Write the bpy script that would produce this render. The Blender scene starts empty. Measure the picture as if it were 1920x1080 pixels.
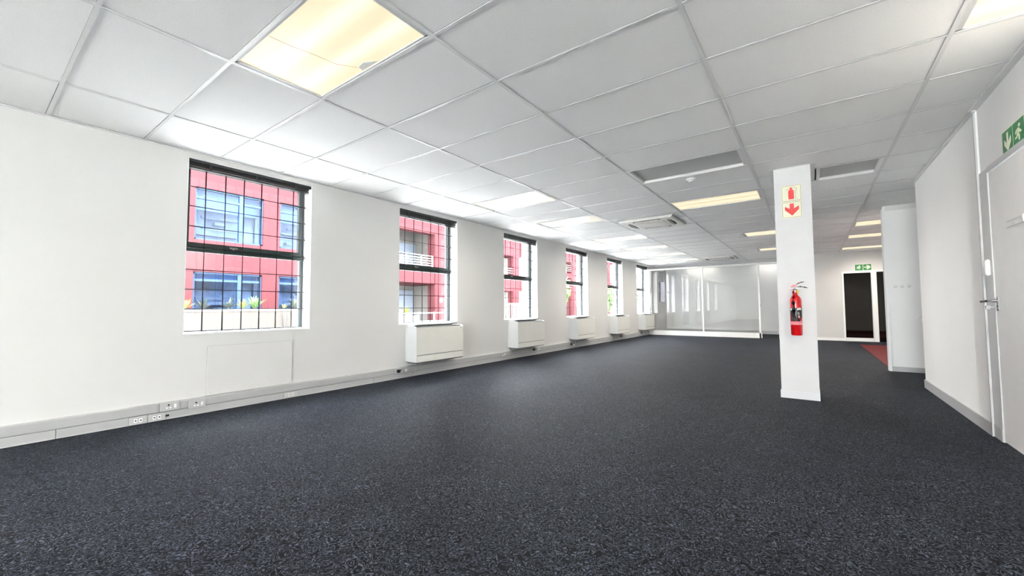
import bpy, bmesh, math, random
from mathutils import Vector, Matrix
random.seed(7)
S = bpy.context.scene
COL = S.collection

# ------------------------------------------------------------------ camera
cd = bpy.data.cameras.new('camera'); cam = bpy.data.objects.new('camera', cd); COL.objects.link(cam)
cd.sensor_fit = 'HORIZONTAL'; cd.sensor_width = 36.0; cd.lens = 763.87 / 1920 * 36.0; cd.clip_start = 0.02; cd.clip_end = 300
R_ = Vector((0.80638305, 0.59136234, -0.00607892)); U_ = Vector((0.03372077, -0.03571462, 0.99879296)); F_ = Vector((-0.59043144, 0.8056147, 0.04874086))
M = Matrix(((R_.x, U_.x, -F_.x, 4.9407), (R_.y, U_.y, -F_.y, -0.3807), (R_.z, U_.z, -F_.z, 1.0241), (0, 0, 0, 1)))
cam.matrix_world = M
S.camera = cam
# ------------------------------------------------------------------ sky, exposure
W = bpy.data.worlds.new('overcast_sky'); S.world = W; W.use_nodes = True
bg = W.node_tree.nodes['Background']; bg.inputs[0].default_value = (0.93, 0.96, 1.0, 1); bg.inputs[1].default_value = 12.5
sd = bpy.data.lights.new('sun', 'SUN'); sd.energy = 125.0; sd.angle = 0.02; sd.color = (1.0, 0.97, 0.92)
so = bpy.data.objects.new('sun', sd); COL.objects.link(so); so.location = (-20, -10, 30)
so.rotation_euler = Vector((-0.70, -0.50, 0.50)).to_track_quat('Z', 'Y').to_euler()
S.view_settings.view_transform = 'Standard'; S.view_settings.look = 'None'
S.view_settings.exposure = 1.86; S.view_settings.gamma = 1.0; S.view_settings.use_curve_mapping = False
S.cycles.max_bounces = 14; S.cycles.diffuse_bounces = 10; S.cycles.glossy_bounces = 5; S.cycles.transmission_bounces = 8
S.cycles.transparent_max_bounces = 16; S.cycles.caustics_reflective = False; S.cycles.caustics_refractive = False
S.cycles.use_denoising = True; S.cycles.sample_clamp_indirect = 12.0

# sampling portals in the window openings (portals emit nothing, they only guide rays to the sky)
def portal(loc, size, rot):
    l = bpy.data.lights.new('window_portal', 'AREA'); l.shape = 'RECTANGLE'; l.size, l.size_y = size; l.cycles.is_portal = True
    o = bpy.data.objects.new('window_portal', l); o.location = loc; o.rotation_euler = rot; COL.objects.link(o)
WY0, WP, WW, WZ0, WZ1 = 0.936, 2.5757, 1.2438, 0.781, 2.544
for k in range(0, 6):
    portal((-0.27, WY0 + WP * k + WW / 2, (WZ0 + WZ1) / 2), (WZ1 - WZ0, WW), (0, -math.pi / 2, 0))
NY = -7.2
for y0, y1 in ((9.55, 9.75),):
    portal((8.12, (y0 + y1) / 2, 1.5), (2.0, y1 - y0), (0, math.pi / 2, 0))
for x0, x1 in ((1.6, 1.9), (3.3, 5.8)):
    portal(((x0 + x1) / 2, NY - 0.27, 1.25), (x1 - x0, 2.3), (math.pi / 2, 0, 0))

# ------------------------------------------------------------------ helpers
def V(c): return (c[0], c[1], c[2], 1)
def srgb(r, g, b):
    return tuple((c / 255 / 12.92) if c / 255 <= 0.04045 else ((c / 255 + 0.055) / 1.055) ** 2.4 for c in (r, g, b))
def mat(name, col, rough=0.6, metal=0.0, spec=0.5, noise=0.0, nscale=8.0, bump=0.0, bscale=200.0, emit=None, estr=1.0, coat=0.0):
    m = bpy.data.materials.new(name); m.use_nodes = True; nt = m.node_tree; p = nt.nodes['Principled BSDF']
    p.inputs['Base Color'].default_value = V(col); p.inputs['Roughness'].default_value = rough
    p.inputs['Metallic'].default_value = metal; p.inputs['Specular IOR Level'].default_value = spec
    p.inputs['Coat Weight'].default_value = coat
    if emit: p.inputs['Emission Color'].default_value = V(emit); p.inputs['Emission Strength'].default_value = estr
    tc = nt.nodes.new('ShaderNodeTexCoord')
    n = nt.nodes.new('ShaderNodeTexNoise'); n.inputs['Scale'].default_value = nscale; n.inputs['Detail'].default_value = 4
    nt.links.new(tc.outputs['Object'], n.inputs['Vector'])
    a = max(noise, 0.015)
    r = nt.nodes.new('ShaderNodeValToRGB'); r.color_ramp.elements[0].position = 0.3; r.color_ramp.elements[1].position = 0.7
    r.color_ramp.elements[0].color = V([c * (1 - a) for c in col]); r.color_ramp.elements[1].color = V([min(1, c * (1 + a)) for c in col])
    nt.links.new(n.outputs['Fac'], r.inputs[0]); nt.links.new(r.outputs[0], p.inputs['Base Color'])
    if bump:
        n2 = nt.nodes.new('ShaderNodeTexNoise'); n2.inputs['Scale'].default_value = bscale; n2.inputs['Detail'].default_value = 3
        nt.links.new(tc.outputs['Object'], n2.inputs['Vector'])
        b = nt.nodes.new('ShaderNodeBump'); b.inputs['Strength'].default_value = bump; b.inputs['Distance'].default_value = 0.002
        nt.links.new(n2.outputs['Fac'], b.inputs['Height']); nt.links.new(b.outputs[0], p.inputs['Normal'])
    return m
def glass(name, tint=(1, 1, 1), rough=0.0, alpha=0.12):
    """architectural pane: clear passage plus fresnel reflection"""
    m = bpy.data.materials.new(name); m.use_nodes = True; nt = m.node_tree
    for n in list(nt.nodes):
        if n.type != 'OUTPUT_MATERIAL': nt.nodes.remove(n)
    out = [n for n in nt.nodes if n.type == 'OUTPUT_MATERIAL'][0]
    t = nt.nodes.new('ShaderNodeBsdfTransparent'); t.inputs[0].default_value = V(tint)
    g = nt.nodes.new('ShaderNodeBsdfGlossy'); g.inputs['Roughness'].default_value = rough; g.inputs[0].default_value = (1, 1, 1, 1)
    lw = nt.nodes.new('ShaderNodeLayerWeight'); lw.inputs['Blend'].default_value = 0.5      # 1-cos, the same from both faces
    f = nt.nodes.new('ShaderNodeMath'); f.operation = 'POWER'; nt.links.new(lw.outputs['Facing'], f.inputs[0]); f.inputs[1].default_value = 5.0
    k = nt.nodes.new('ShaderNodeMath'); k.operation = 'MULTIPLY_ADD'; k.inputs[1].default_value = 0.92; k.inputs[2].default_value = 0.03 + alpha
    k.use_clamp = True
    x = nt.nodes.new('ShaderNodeMixShader')
    nt.links.new(f.outputs[0], k.inputs[0]); nt.links.new(k.outputs[0], x.inputs[0]); nt.links.new(t.outputs[0], x.inputs[1]); nt.links.new(g.outputs[0], x.inputs[2])
    nt.links.new(x.outputs[0], out.inputs[0])
    return m

class MB:
    def __init__(s): s.bm = bmesh.new()
    def box(s, x0, x1, y0, y1, z0, z1, bev=0.0):
        vs = [s.bm.verts.new((x, y, z)) for x in (x0, x1) for y in (y0, y1) for z in (z0, z1)]
        fs = [(0, 1, 3, 2), (4, 6, 7, 5), (0, 4, 5, 1), (2, 3, 7, 6), (0, 2, 6, 4), (1, 5, 7, 3)]
        F = [s.bm.faces.new([vs[i] for i in f]) for f in fs]
        if bev:
            ed = list({e for f in F for e in f.edges})
            bmesh.ops.bevel(s.bm, geom=ed, offset=bev, segments=2, affect='EDGES')
        return s
    def prism(s, pts, axis, a, b):
        """polygon extruded along an axis; pts are the two other coordinates in axis order"""
        def mk(p, t):
            if axis == 'x': return (t, p[0], p[1])
            if axis == 'y': return (p[0], t, p[1])
            return (p[0], p[1], t)
        A = [s.bm.verts.new(mk(p, a)) for p in pts]; B = [s.bm.verts.new(mk(p, b)) for p in pts]
        s.bm.faces.new(A); s.bm.faces.new(B[::-1]); n = len(pts)
        for i in range(n): s.bm.faces.new((A[i], B[i], B[(i + 1) % n], A[(i + 1) % n]))
        return s
    def lathe(s, prof, c=(0, 0, 0), axis='z', seg=24):
        rings = []
        for r, t in prof:
            ring = []
            for i in range(seg):
                a = 2 * math.pi * i / seg; u, v = r * math.cos(a), r * math.sin(a)
                p = (u, v, t) if axis == 'z' else ((u, t, v) if axis == 'y' else (t, u, v))
                ring.append(s.bm.verts.new((c[0] + p[0], c[1] + p[1], c[2] + p[2])))
            rings.append(ring)
        for a, b in zip(rings, rings[1:]):
            for i in range(seg): s.bm.faces.new((a[i], a[(i + 1) % seg], b[(i + 1) % seg], b[i]))
        s.bm.faces.new(rings[0]); s.bm.faces.new(rings[-1][::-1])
        return s
    def tube(s, pts, r, seg=8):
        pts = [Vector(p) for p in pts]; rs = r if isinstance(r, (list, tuple)) else [r] * len(pts); rings = []
        up = Vector((0.13, 0.27, 1)).normalized()
        for i, p in enumerate(pts):
            d = (pts[min(i + 1, len(pts) - 1)] - pts[max(i - 1, 0)]).normalized()
            a = d.cross(up)
            if a.length < 0.05: a = d.cross(Vector((1, 0, 0)))
            a.normalize(); b = d.cross(a); up = b if abs(b.dot(d)) < .1 else up
            rings.append([s.bm.verts.new(p + (a * math.cos(t) + b * math.sin(t)) * rs[i]) for t in [2 * math.pi * k / seg for k in range(seg)]])
        for a, b in zip(rings, rings[1:]):
            for i in range(seg): s.bm.faces.new((a[i], a[(i + 1) % seg], b[(i + 1) % seg], b[i]))
        s.bm.faces.new(rings[0]); s.bm.faces.new(rings[-1][::-1])
        return s
    def build(s, name, m, parent=None, smooth=False, loc=None):
        bmesh.ops.recalc_face_normals(s.bm, faces=s.bm.faces)
        me = bpy.data.meshes.new(name); s.bm.to_mesh(me); s.bm.free()
        if smooth:
            for p in me.polygons: p.use_smooth = True
            try: me.set_sharp_from_angle(angle=math.radians(40))
            except Exception: pass
        me.materials.append(m)
        o = bpy.data.objects.new(name, me); COL.objects.link(o)
        if parent: o.parent = parent
        if loc: o.location = loc
        return o
def tag(o, label=None, cat=None, group=None, kind=None):
    if label: o['label'] = label
    if cat: o['category'] = cat
    if group: o['group'] = group
    if kind: o['kind'] = kind
    return o
def thing(name, label, cat, loc=(0, 0, 0), group=None, rz=0):
    o = bpy.data.objects.new(name, None); o.empty_display_size = 0.1; COL.objects.link(o); o.location = loc; o.rotation_euler = (0, 0, rz)
    return tag(o, label, cat, group)
def struct(o): o['kind'] = 'structure'; return o
KIDS = {}
def kids(o):
    return [c for c in o.children]
def copy_tree(o, loc=None, label=None, parent=None):
    c = o.copy(); COL.objects.link(c)
    if parent is not None: c.parent = parent
    if loc is not None: c.location = loc
    if label: c['label'] = label
    for k in kids(o):
        copy_tree(k, parent=c)
    return c

# ------------------------------------------------------------------ materials
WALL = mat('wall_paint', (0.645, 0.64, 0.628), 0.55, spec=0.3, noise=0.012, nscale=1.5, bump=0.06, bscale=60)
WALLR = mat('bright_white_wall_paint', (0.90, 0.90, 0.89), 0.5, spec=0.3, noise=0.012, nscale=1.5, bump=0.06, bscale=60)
WHITE = mat('white_gloss_paint', (0.88, 0.88, 0.87), 0.35)
REVEAL = mat('white_reveal_paint', (0.9, 0.9, 0.9), 0.5)
DOORW = mat('white_door_paint', (0.90, 0.90, 0.89), 0.4)
GREYP = mat('pale_grey_trim', (0.60, 0.61, 0.61), 0.4)
SKIRT = mat('grey_skirting_aluminium', (0.47, 0.475, 0.48), 0.42, metal=0.15)
TRUNK = mat('grey_trunking_plastic', (0.42, 0.425, 0.425), 0.35)
TRUNKD = mat('grey_trunking_joint', (0.16, 0.16, 0.16), 0.6)
STEEL = mat('brushed_steel', (0.30, 0.30, 0.30), 0.38, metal=1.0)
DARKFR = mat('dark_green_window_steel', (0.012, 0.022, 0.022), 0.35)
BARM = mat('black_bar_steel', (0.008, 0.01, 0.011), 0.45)
BLACK = mat('black_plastic', (0.01, 0.01, 0.01), 0.4)
BLINDM = mat('black_blind_slat', (0.008, 0.008, 0.008), 0.28)
SKT = mat('socket_grey_plastic', (0.48, 0.485, 0.48), 0.35)
SOCK = mat('white_socket_plastic', (0.86, 0.86, 0.86), 0.3)
HOLE = mat('dark_hole', (0.01, 0.01, 0.01), 0.8)
FCUF = mat('cream_grey_enamel', (0.70, 0.695, 0.655), 0.4)
FCUS = mat('white_enamel', (0.66, 0.67, 0.67), 0.4)
FCUG = mat('grey_grille_metal', (0.35, 0.36, 0.37), 0.4, metal=0.5)
TEE = mat('tee_bar_white', (0.74, 0.74, 0.74), 0.35)
PLASTER = mat('slab_concrete', (0.25, 0.25, 0.25), 0.9)
PANE = glass('window_glass', (0.97, 0.985, 0.985), 0.0, 0.0)
PGLASS = glass('partition_glass', (0.97, 0.975, 0.97), 0.0, 0.02)
DGLASS = glass('shade_tinted_glass', (0.30, 0.28, 0.24), 0.0, 0.0)  # tint paints in the darkness of the unlit room behind
RED = mat('red_enamel', srgb(205, 16, 24), 0.22, coat=0.5)
SIGNG = mat('sign_green', srgb(20, 128, 66), 0.35)
SIGNC = mat('sign_cream', srgb(240, 240, 214), 0.4)
SIGNB = mat('sign_brown_line', srgb(140, 95, 50), 0.5)
SIGNR = mat('sign_red', srgb(214, 28, 26), 0.4)
DARKW = mat('brown_grey_shade_wall', (0.16, 0.145, 0.12), 0.7)  # dark paint stands in for the shade of the unlit room

def tile_mat():
    m = mat('mineral_fibre_tile', (0.78, 0.78, 0.775), 0.85, spec=0.2)
    nt = m.node_tree; p = nt.nodes['Principled BSDF']; tc = [n for n in nt.nodes if n.type == 'TEX_COORD'][0]
    n = nt.nodes.new('ShaderNodeTexNoise'); n.inputs['Scale'].default_value = 170; n.inputs['Detail'].default_value = 5; n.inputs['Roughness'].default_value = 0.7
    nt.links.new(tc.outputs['Object'], n.inputs['Vector'])
    r = nt.nodes.new('ShaderNodeValToRGB'); e = r.color_ramp.elements
    e[0].position = 0.30; e[0].color = (0.80, 0.80, 0.795, 1); e[1].position = 0.52; e[1].color = (0.93, 0.93, 0.925, 1)
    nt.links.new(n.outputs['Fac'], r.inputs[0]); nt.links.new(r.outputs[0], p.inputs['Base Color'])
    b = nt.nodes.new('ShaderNodeBump'); b.inputs['Strength'].default_value = 0.25; b.inputs['Distance'].default_value = 0.002
    nt.links.new(n.outputs['Fac'], b.inputs['Height']); nt.links.new(b.outputs[0], p.inputs['Normal'])
    return m
TILE = tile_mat()

def carpet_mat(name, dark, mid, light, sheen=0.2):
    m = bpy.data.materials.new(name); m.use_nodes = True; nt = m.node_tree; p = nt.nodes['Principled BSDF']
    L = nt.links.new
    def N(t, **kw):
        n = nt.nodes.new(t)
        for k, v in kw.items(): setattr(n, k, v)
        return n
    tc = N('ShaderNodeTexCoord')
    def worm(scale, bands, off):
        mp = N('ShaderNodeMapping'); mp.inputs['Location'].default_value = (off, off * 1.7, 0)
        L(tc.outputs['Object'], mp.inputs['Vector'])
        n = N('ShaderNodeTexNoise'); n.inputs['Scale'].default_value = scale; n.inputs['Detail'].default_value = 1.5; n.inputs['Distortion'].default_value = 0.6
        L(mp.outputs[0], n.inputs['Vector'])
        a = N('ShaderNodeMath', operation='MULTIPLY'); a.inputs[1].default_value = bands; L(n.outputs['Fac'], a.inputs[0])
        pp = N('ShaderNodeMath', operation='PINGPONG'); pp.inputs[1].default_value = 0.5; L(a.outputs[0], pp.inputs[0])
        s = N('ShaderNodeMapRange'); s.inputs['From Min'].default_value = 0.16; s.inputs['From Max'].default_value = 0.42
        L(pp.outputs[0], s.inputs['Value'])
        return s.outputs[0]
    w1 = worm(34, 8, 0.0); w2 = worm(24, 8, 5.3)
    br = N('ShaderNodeTexNoise'); br.inputs['Scale'].default_value = 75; br.inputs['Detail'].default_value = 2; L(tc.outputs['Object'], br.inputs['Vector'])
    bs = N('ShaderNodeMapRange'); bs.inputs['From Min'].default_value = 0.38; bs.inputs['From Max'].default_value = 0.60; bs.inputs['To Min'].default_value = 0.45; L(br.outputs['Fac'], bs.inputs['Value'])
    sel = N('ShaderNodeTexNoise'); sel.inputs['Scale'].default_value = 6; L(tc.outputs['Object'], sel.inputs['Vector'])
    ss = N('ShaderNodeMapRange'); ss.inputs['From Min'].default_value = 0.45; ss.inputs['From Max'].default_value = 0.55; L(sel.outputs['Fac'], ss.inputs['Value'])
    mx = N('ShaderNodeMix', data_type='FLOAT'); L(ss.outputs[0], mx.inputs[0]); L(w1, mx.inputs[2]); L(w2, mx.inputs[3])
    mu = N('ShaderNodeMath', operation='MULTIPLY'); L(mx.outputs[0], mu.inputs[0]); L(bs.outputs[0], mu.inputs[1])
    r = N('ShaderNodeValToRGB'); e = r.color_ramp.elements
    e[0].position = 0.0; e[0].color = V(dark); e[1].position = 1.0; e[1].color = V(light)
    x = e.new(0.35); x.color = V(mid)
    L(mu.outputs[0], r.inputs[0])
    wear = N('ShaderNodeTexNoise'); wear.inputs['Scale'].default_value = 1.3; wear.inputs['Detail'].default_value = 5; L(tc.outputs['Object'], wear.inputs['Vector'])
    wr = N('ShaderNodeMapRange'); wr.inputs['From Min'].default_value = 0.3; wr.inputs['From Max'].default_value = 0.7; wr.inputs['To Min'].default_value = 0.85; wr.inputs['To Max'].default_value = 1.15
    L(wear.outputs['Fac'], wr.inputs['Value'])
    vm = N('ShaderNodeVectorMath', operation='SCALE'); L(r.outputs[0], vm.inputs[0]); L(wr.outputs[0], vm.inputs['Scale'])
    L(vm.outputs[0], p.inputs['Base Color'])
    p.inputs['Roughness'].default_value = 0.6; p.inputs['Specular IOR Level'].default_value = 0.07
    p.inputs['Sheen Weight'].default_value = sheen; p.inputs['Sheen Roughness'].default_value = 0.5; p.inputs['Sheen Tint'].default_value = (0.75, 0.85, 1, 1)
    b = N('ShaderNodeBump'); b.inputs['Strength'].default_value = 0.6; b.inputs['Distance'].default_value = 0.003
    L(mu.outputs[0], b.inputs['Height']); L(b.outputs[0], p.inputs['Normal'])
    return m
CARPET = carpet_mat('charcoal_loop_carpet', (0.0022, 0.0028, 0.0050), (0.0070, 0.0088, 0.0138), (0.088, 0.103, 0.138), 0.0)
REDC = carpet_mat('red_loop_carpet', srgb(70, 8, 5), srgb(96, 12, 8), srgb(122, 26, 18), 0.05)

# ------------------------------------------------------------------ room shell
H = 2.60
struct(MB().box(-0.05, 8.1, NY - 0.1, 17.5, -0.12, 0.0).build('floor', CARPET))
tag(MB().box(5.945, 7.98, 8.60, 13.70, 0.0005, 0.006).build('red_carpet', REDC), 'bright red carpet area in the opening past the stub wall', 'carpet')

# left wall with window openings
wl = MB(); yb = NY
holes = [(WY0 + WP * k, WY0 + WP * k + WW, WZ0, WZ1) for k in range(0, 6)] + [(16.42, 17.22, 1.24, 2.50)]
for y0, y1, z0, z1 in holes:
    wl.box(-0.30, 0, yb, y0, 0, 2.75); wl.box(-0.30, 0, y0, y1, 0, z0); wl.box(-0.30, 0, y0, y1, z1, 2.75); yb = y1
wl.box(-0.30, 0, yb, 17.42, 0, 2.75)
bmesh.ops.remove_doubles(wl.bm, verts=wl.bm.verts, dist=1e-5)
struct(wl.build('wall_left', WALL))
# right side
XR, XD = 6.062, 6.074
struct(MB().box(XR, 8.0, 4.45, 6.80, 0, 2.75).build('wall_right', WALLR))
dw = MB().box(XD, 6.25, NY, 3.33, 0, 2.75).box(XD, 6.25, 3.33, 4.27, 2.045, 2.75).box(XD, 6.25, 4.27, 4.45, 0, 2.75)
struct(dw.build('wall_door_side', WALLR))
ce = MB(); yb = 6.8
for y0, y1 in ((7.48, 7.66), (9.55, 9.75)):
    ce.box(8.0, 8.1, yb, y0, 0, 2.75).box(8.0, 8.1, y0, y1, 0, .5).box(8.0, 8.1, y0, y1, 2.5, 2.75); yb = y1
ce.box(8.0, 8.1, yb, 15.1, 0, 2.75)
struct(ce.build('wall_corridor_end', WALLR))
for i, (y0, y1) in enumerate(((7.48, 7.66), (9.55, 9.75))):  # unseen windows added to light the stub wall and far end
    e = bpy.data.objects.new('window_%d' % (11 + i), None); COL.objects.link(e); e.location = (8.04, y0, 0.5); struct(e); w_ = y1 - y0
    MB().box(0, .05, 0, w_, 0, .05).box(0, .05, 0, w_, 1.95, 2.0).box(0, .05, 0, .05, .05, 1.95).box(0, .05, w_ - .05, w_, .05, 1.95).box(0, .05, w_ / 2 - .03, w_ / 2 + .03, .05, 1.95).build('window_frame', WHITE, e)
struct(MB().box(5.915, 8.0, 8.32, 8.44, 0, 2.75).build('wall_stub', WALLR))
struct(MB().box(5.905, 5.935, 8.305, 8.455, 0, 2.56).build('trim_1', WHITE))
struct(MB().box(5.895, 5.912, 8.345, 8.36, 0, 2.56).box(5.895, 5.912, 8.40, 8.415, 0, 2.56).build('trim_2', GREYP))
struct(MB().box(5.935, 8.0, 8.30, 8.32, 2.53, 2.60).build('trim_3', TEE))
# far wall with the two dark openings
fw = MB().box(4.18, 5.70, 15.05, 15.17, 0, 2.75).box(5.70, 6.425, 15.05, 15.17, 2.03, 2.75).box(6.46, 7.35, 15.05, 15.17, 2.03, 2.75)
fw.box(7.35, 8.0, 15.05, 15.17, 0, 2.75).box(6.425, 6.46, 15.05, 15.17, 0, 2.75)
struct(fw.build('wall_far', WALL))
struct(MB().box(-0.3, 5.1, 17.42, 17.5, 0, 2.75).build('wall_back_room', WALLR))
struct(MB().box(4.98, 5.1, 15.17, 17.42, 0, 2.75).build('wall_room_divider', WALLR))
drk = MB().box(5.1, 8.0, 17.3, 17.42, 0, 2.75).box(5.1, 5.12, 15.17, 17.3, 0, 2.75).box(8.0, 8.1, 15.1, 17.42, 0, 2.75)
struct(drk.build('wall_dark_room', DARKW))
struct(MB().box(5.12, 8.0, 17.28, 17.3, 0, 0.10).build('baseboard_dark_room', GREYP))
# near wall (behind the camera) with its two windows
nw = MB().box(-0.3, 1.6, NY - 0.25, NY, 0, 2.75).box(1.9, 3.3, NY - 0.25, NY, 0, 2.75).box(5.8, 6.25, NY - 0.25, NY, 0, 2.75)
for x0, x1 in ((1.6, 1.9), (3.3, 5.8)): nw.box(x0, x1, NY - 0.25, NY, 0, 0.1).box(x0, x1, NY - 0.25, NY, 2.4, 2.75)
struct(nw.build('wall_near', WALLR))
for i, (x0, x1) in enumerate(((1.6, 1.9), (3.3, 5.8))):
    e = bpy.data.objects.new('window_%d' % (9 + i), None); COL.objects.link(e); e.location = (x0, NY - 0.15, 0.1); struct(e)
    w_ = x1 - x0
    f = MB().box(0, w_, 0, .05, 0, .05).box(0, w_, 0, .05, 2.25, 2.3).box(0, .05, 0, .05, .05, 2.25).box(w_ - .05, w_, 0, .05, .05, 2.25).box(w_ / 2 - .03, w_ / 2 + .03, 0, .05, .05, 2.25)
    f.build('window_frame', DARKFR, e)
    MB().box(.05, w_ / 2 - .03, .02, .026, .05, 2.25).build('pane', PANE, e)
    MB().box(w_ / 2 + .03, w_ - .05, .02, .026, .05, 2.25).build('pane', PANE, e)

# baseboards
struct(MB().box(XR - 0.012, XR, 4.45, 6.812, 0, 0.10).box(XR - 0.012, 8.0, 6.80, 6.812, 0, 0.10).build('baseboard_right', SKIRT))
struct(MB().box(XR - 0.012, XR - 0.002, 4.44, 4.46, 0, 2.58).build('trim_4', GREYP))
struct(MB().box(5.935, 8.0, 8.306, 8.32, 0, 0.075).build('baseboard_stub', SKIRT))
struct(MB().box(4.18, 5.70, 15.035, 15.05, 0, 0.07).build('baseboard_far', WHITE))
struct(MB().box(0.05, 4.98, 17.335, 17.42, 0, 0.12).build('baseboard_back_room', GREYP))
# ceiling: slab, tiles, tees
ceil = struct(MB().box(-0.3, 8.1, NY - 0.25, 17.5, 2.75, 2.85).build('ceiling', PLASTER))
CX = [0.0, 0.80, 2.01, 3.225, 4.44, 5.65, XR, 6.86, 8.0]
lights_at = {}
ROW = [(0, 0)]
LIT, DIM, OFF = 'lit', 'dim', 'off'
TR = []   # (x0, x1, j, state)
for j, st in ((7, LIT), (10, DIM), (14, LIT), (17, LIT), (20, LIT), (23, LIT), (1, LIT)):
    TR.append((0.80, 2.01, j, st) if j != 1 else (2.01, 3.225, 1, LIT))
TR += [(2.01, 3.225, -4, LIT), (4.44, 5.65, -4, LIT), (3.225, 4.44, 7, OFF), (3.225, 4.44, 10, LIT), (3.79, 5.0, 16, LIT), (3.79, 5.0, 21, LIT),
       (5.03, 5.65, 9, OFF), (5.65, XR, 4, LIT), (5.65, 6.86, 16, LIT), (5.65, 6.86, 19, LIT), (5.65, 6.86, 23, LIT),
       (2.01, 3.225, -8, LIT), (4.44, 5.65, -8, LIT), (0.80, 2.01, 28, LIT), (3.225, 4.44, 28, LIT)]
tile_cache = {}
def tile_mesh(w, h):
    k = (round(w, 3), round(h, 3))
    if k not in tile_cache:
        o = MB().box(-w / 2, w / 2, -h / 2, h / 2, 0, 0.015).build('ceiling_tile', TILE); me = o.data; bpy.data.objects.remove(o); tile_cache[k] = me
    return tile_cache[k]
def add_tile(x0, x1, y0, y1):
    me = tile_mesh(x1 - x0 - 0.022, y1 - y0 - 0.022)
    o = bpy.data.objects.new('ceiling_tile', me); COL.objects.link(o); o.parent = ceil
    o.location = ((x0 + x1) / 2 + random.uniform(-.0025, .0025), (y0 + y1) / 2 + random.uniform(-.0025, .0025), 2.606 + random.uniform(0, .0012))
    o.rotation_euler = (random.uniform(-1, 1) * .0008, random.uniform(-1, 1) * .0004, random.uniform(-1, 1) * .0008)
PILX0, PILX1, PILY0, PILY1 = 4.64, 4.985, 5.165, 5.52
for j in range(-12, 29):
    y0, y1 = 0.6 * j, 0.6 * j + 0.6
    y1 = min(y1, 17.42)
    for c in range(len(CX) - 1):
        x0, x1 = CX[c], CX[c + 1]
        if c == 5:
            if y1 > 6.85: x1 = 6.86
        if c == 6 : continue
        if c == 7 and y0 < 6.7: continue
        if y0 >= 15.0 and c >= 5: continue
        segs = [(x0, x1)]
        for (a, b, jj, st) in TR:
            if jj == j:
                ns = []
                for s0, s1 in segs:
                    if b <= s0 + .01 or a >= s1 - .01: ns.append((s0, s1)); continue
                    if a > s0 + .03: ns.append((s0, a))
                    if b < s1 - .03: ns.append((b, s1))
                segs = ns
        if c == 4 and j == 8: segs = [(4.44, PILX0 + .006), (PILX1 - .006, 5.65)]; add_tile(PILX0 - .024, PILX1 + .024, 4.8, PILY0 + .010)
        if c == 4 and j == 9: segs = [(4.44, 5.03)]; add_tile(PILX0, PILX1, 5.3, 5.42)
        for s0, s1 in segs:
            if s1 - s0 > 0.05: add_tile(s0, s1, y0, y1)
# tees
for c, x in enumerate(CX[1:6] + [6.86]):
    ya, yb_ = (NY, 17.42) if c < 4 else ((NY, 15.05) if c == 4 else (8.44, 15.05))
    MB().box(x - .012, x + .012, ya, yb_, 2.600, 2.604).box(x - .002, x + .002, ya, yb_, 2.604, 2.64).build('main_tee', TEE, ceil)
for j in range(-11, 29):
    y = 0.6 * j; x1 = XR if y < 6.7 else (8.0 if y < 15.0 else 5.0)
    MB().box(0, x1, y - .010, y + .010, 2.6005, 2.604).build('cross_tee', TEE, ceil)
MB().box(4.63 - .03, 4.63 - .006, 5.155, 6.0, 2.598, 2.603).build('cross_tee', TEE, ceil)
# wall angles
struct(MB().box(0.0, 0.020, NY, 15.0, 2.595, 2.600).build('trim_5', TEE))
struct(MB().box(XD - 0.045, XD, NY, 4.45, 2.594, 2.606).box(XR - 0.022, XR, 4.42, 6.82, 2.585, 2.600).box(XR - .022, 8, 6.80, 6.82, 2.585, 2.600).build('trim_6', TEE))
struct(MB().box(4.18, 8.0, 15.03, 15.05, 2.594, 2.600).build('trim_7', TEE))

# ------------------------------------------------------------------ windows in the left wall
def make_window():
    e = bpy.data.objects.new('window_1', None); COL.objects.link(e); struct(e)
    w, h = WW, WZ1 - WZ0; X0, X1 = -0.225, -0.18
    MB().box(X0, X1, 0, .032, 0, h).box(X0, X1, w - .036, w, 0, h).box(X0, X1, .032, w - .036, 0, .028).box(X0, X1, .032, w - .036, h - .03, h).build('window_frame', DARKFR, e)
    zm = .862
    MB().box(X0 - .004, X1 + .012, .0, w, zm - .018, zm + .030, .004).box(X1, X1 + .03, .01, w - .01, zm + .030, zm + .045, .003).build('transom', DARKFR, e)
    sb = MB().box(X0 + .005, X1 + .015, .032, .066, zm + .03, h - .03, .004).box(X0 + .005, X1 + .015, w - .070, w - .036, zm + .03, h - .03, .004)
    sb.box(X0 + .005, X1 + .015, .066, w - .07, zm + .046, zm + .078, .004).box(X0 + .005, X1 + .015, .066, w - .07, h - .06, h - .03)
    s_ = sb.build('sash', DARKFR, e)
    MB().box(-.205, -.200, .066, w - .07, zm + .078, h - .06).build('pane', PANE, s_)
    MB().box(-.205, -.200, .032, w - .036, .028, zm - .018).build('pane', PANE, e)
    MB().box(X1 + .03, X1 + .05, .42, .50, zm + .04, zm + .055, .003).box(X1 + .012, X1 + .04, .45, .47, zm + .03, zm + .05).build('catch', STEEL, e)
    # white sill board and reveal linings
    MB().box(-.18, .012, -.0, w, .0, .018, .003).build('window_sill', REVEAL, e)
    MB().box(-.30, -.0, .0, .004, .018, h).box(-.30, -.0, w - .004, w, .018, h).box(-.30, 0, .004, w - .004, h - .004, h).build('reveal', REVEAL, e)
    # burglar bars
    for k in range(6):
        y = (k + 1) * w / 7
        MB().tube([(-.095, y, .02), (-.095, y, h - .01)], .0072, 6).build('burglar_bar', BARM, e, smooth=True)
    for z in (.25, .45, .65, .875, 1.095, 1.30, 1.50, 1.68):
        MB().tube([(-.105, .003, z + .0), (-.102, w - .06, z), (-.100, w - .03, z), (-.088, w - .008, z - .012), (-.082, w - .003, z - .02)], .0072, 6).build('burglar_bar', BARM, e, smooth=True)
    return e
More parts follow.
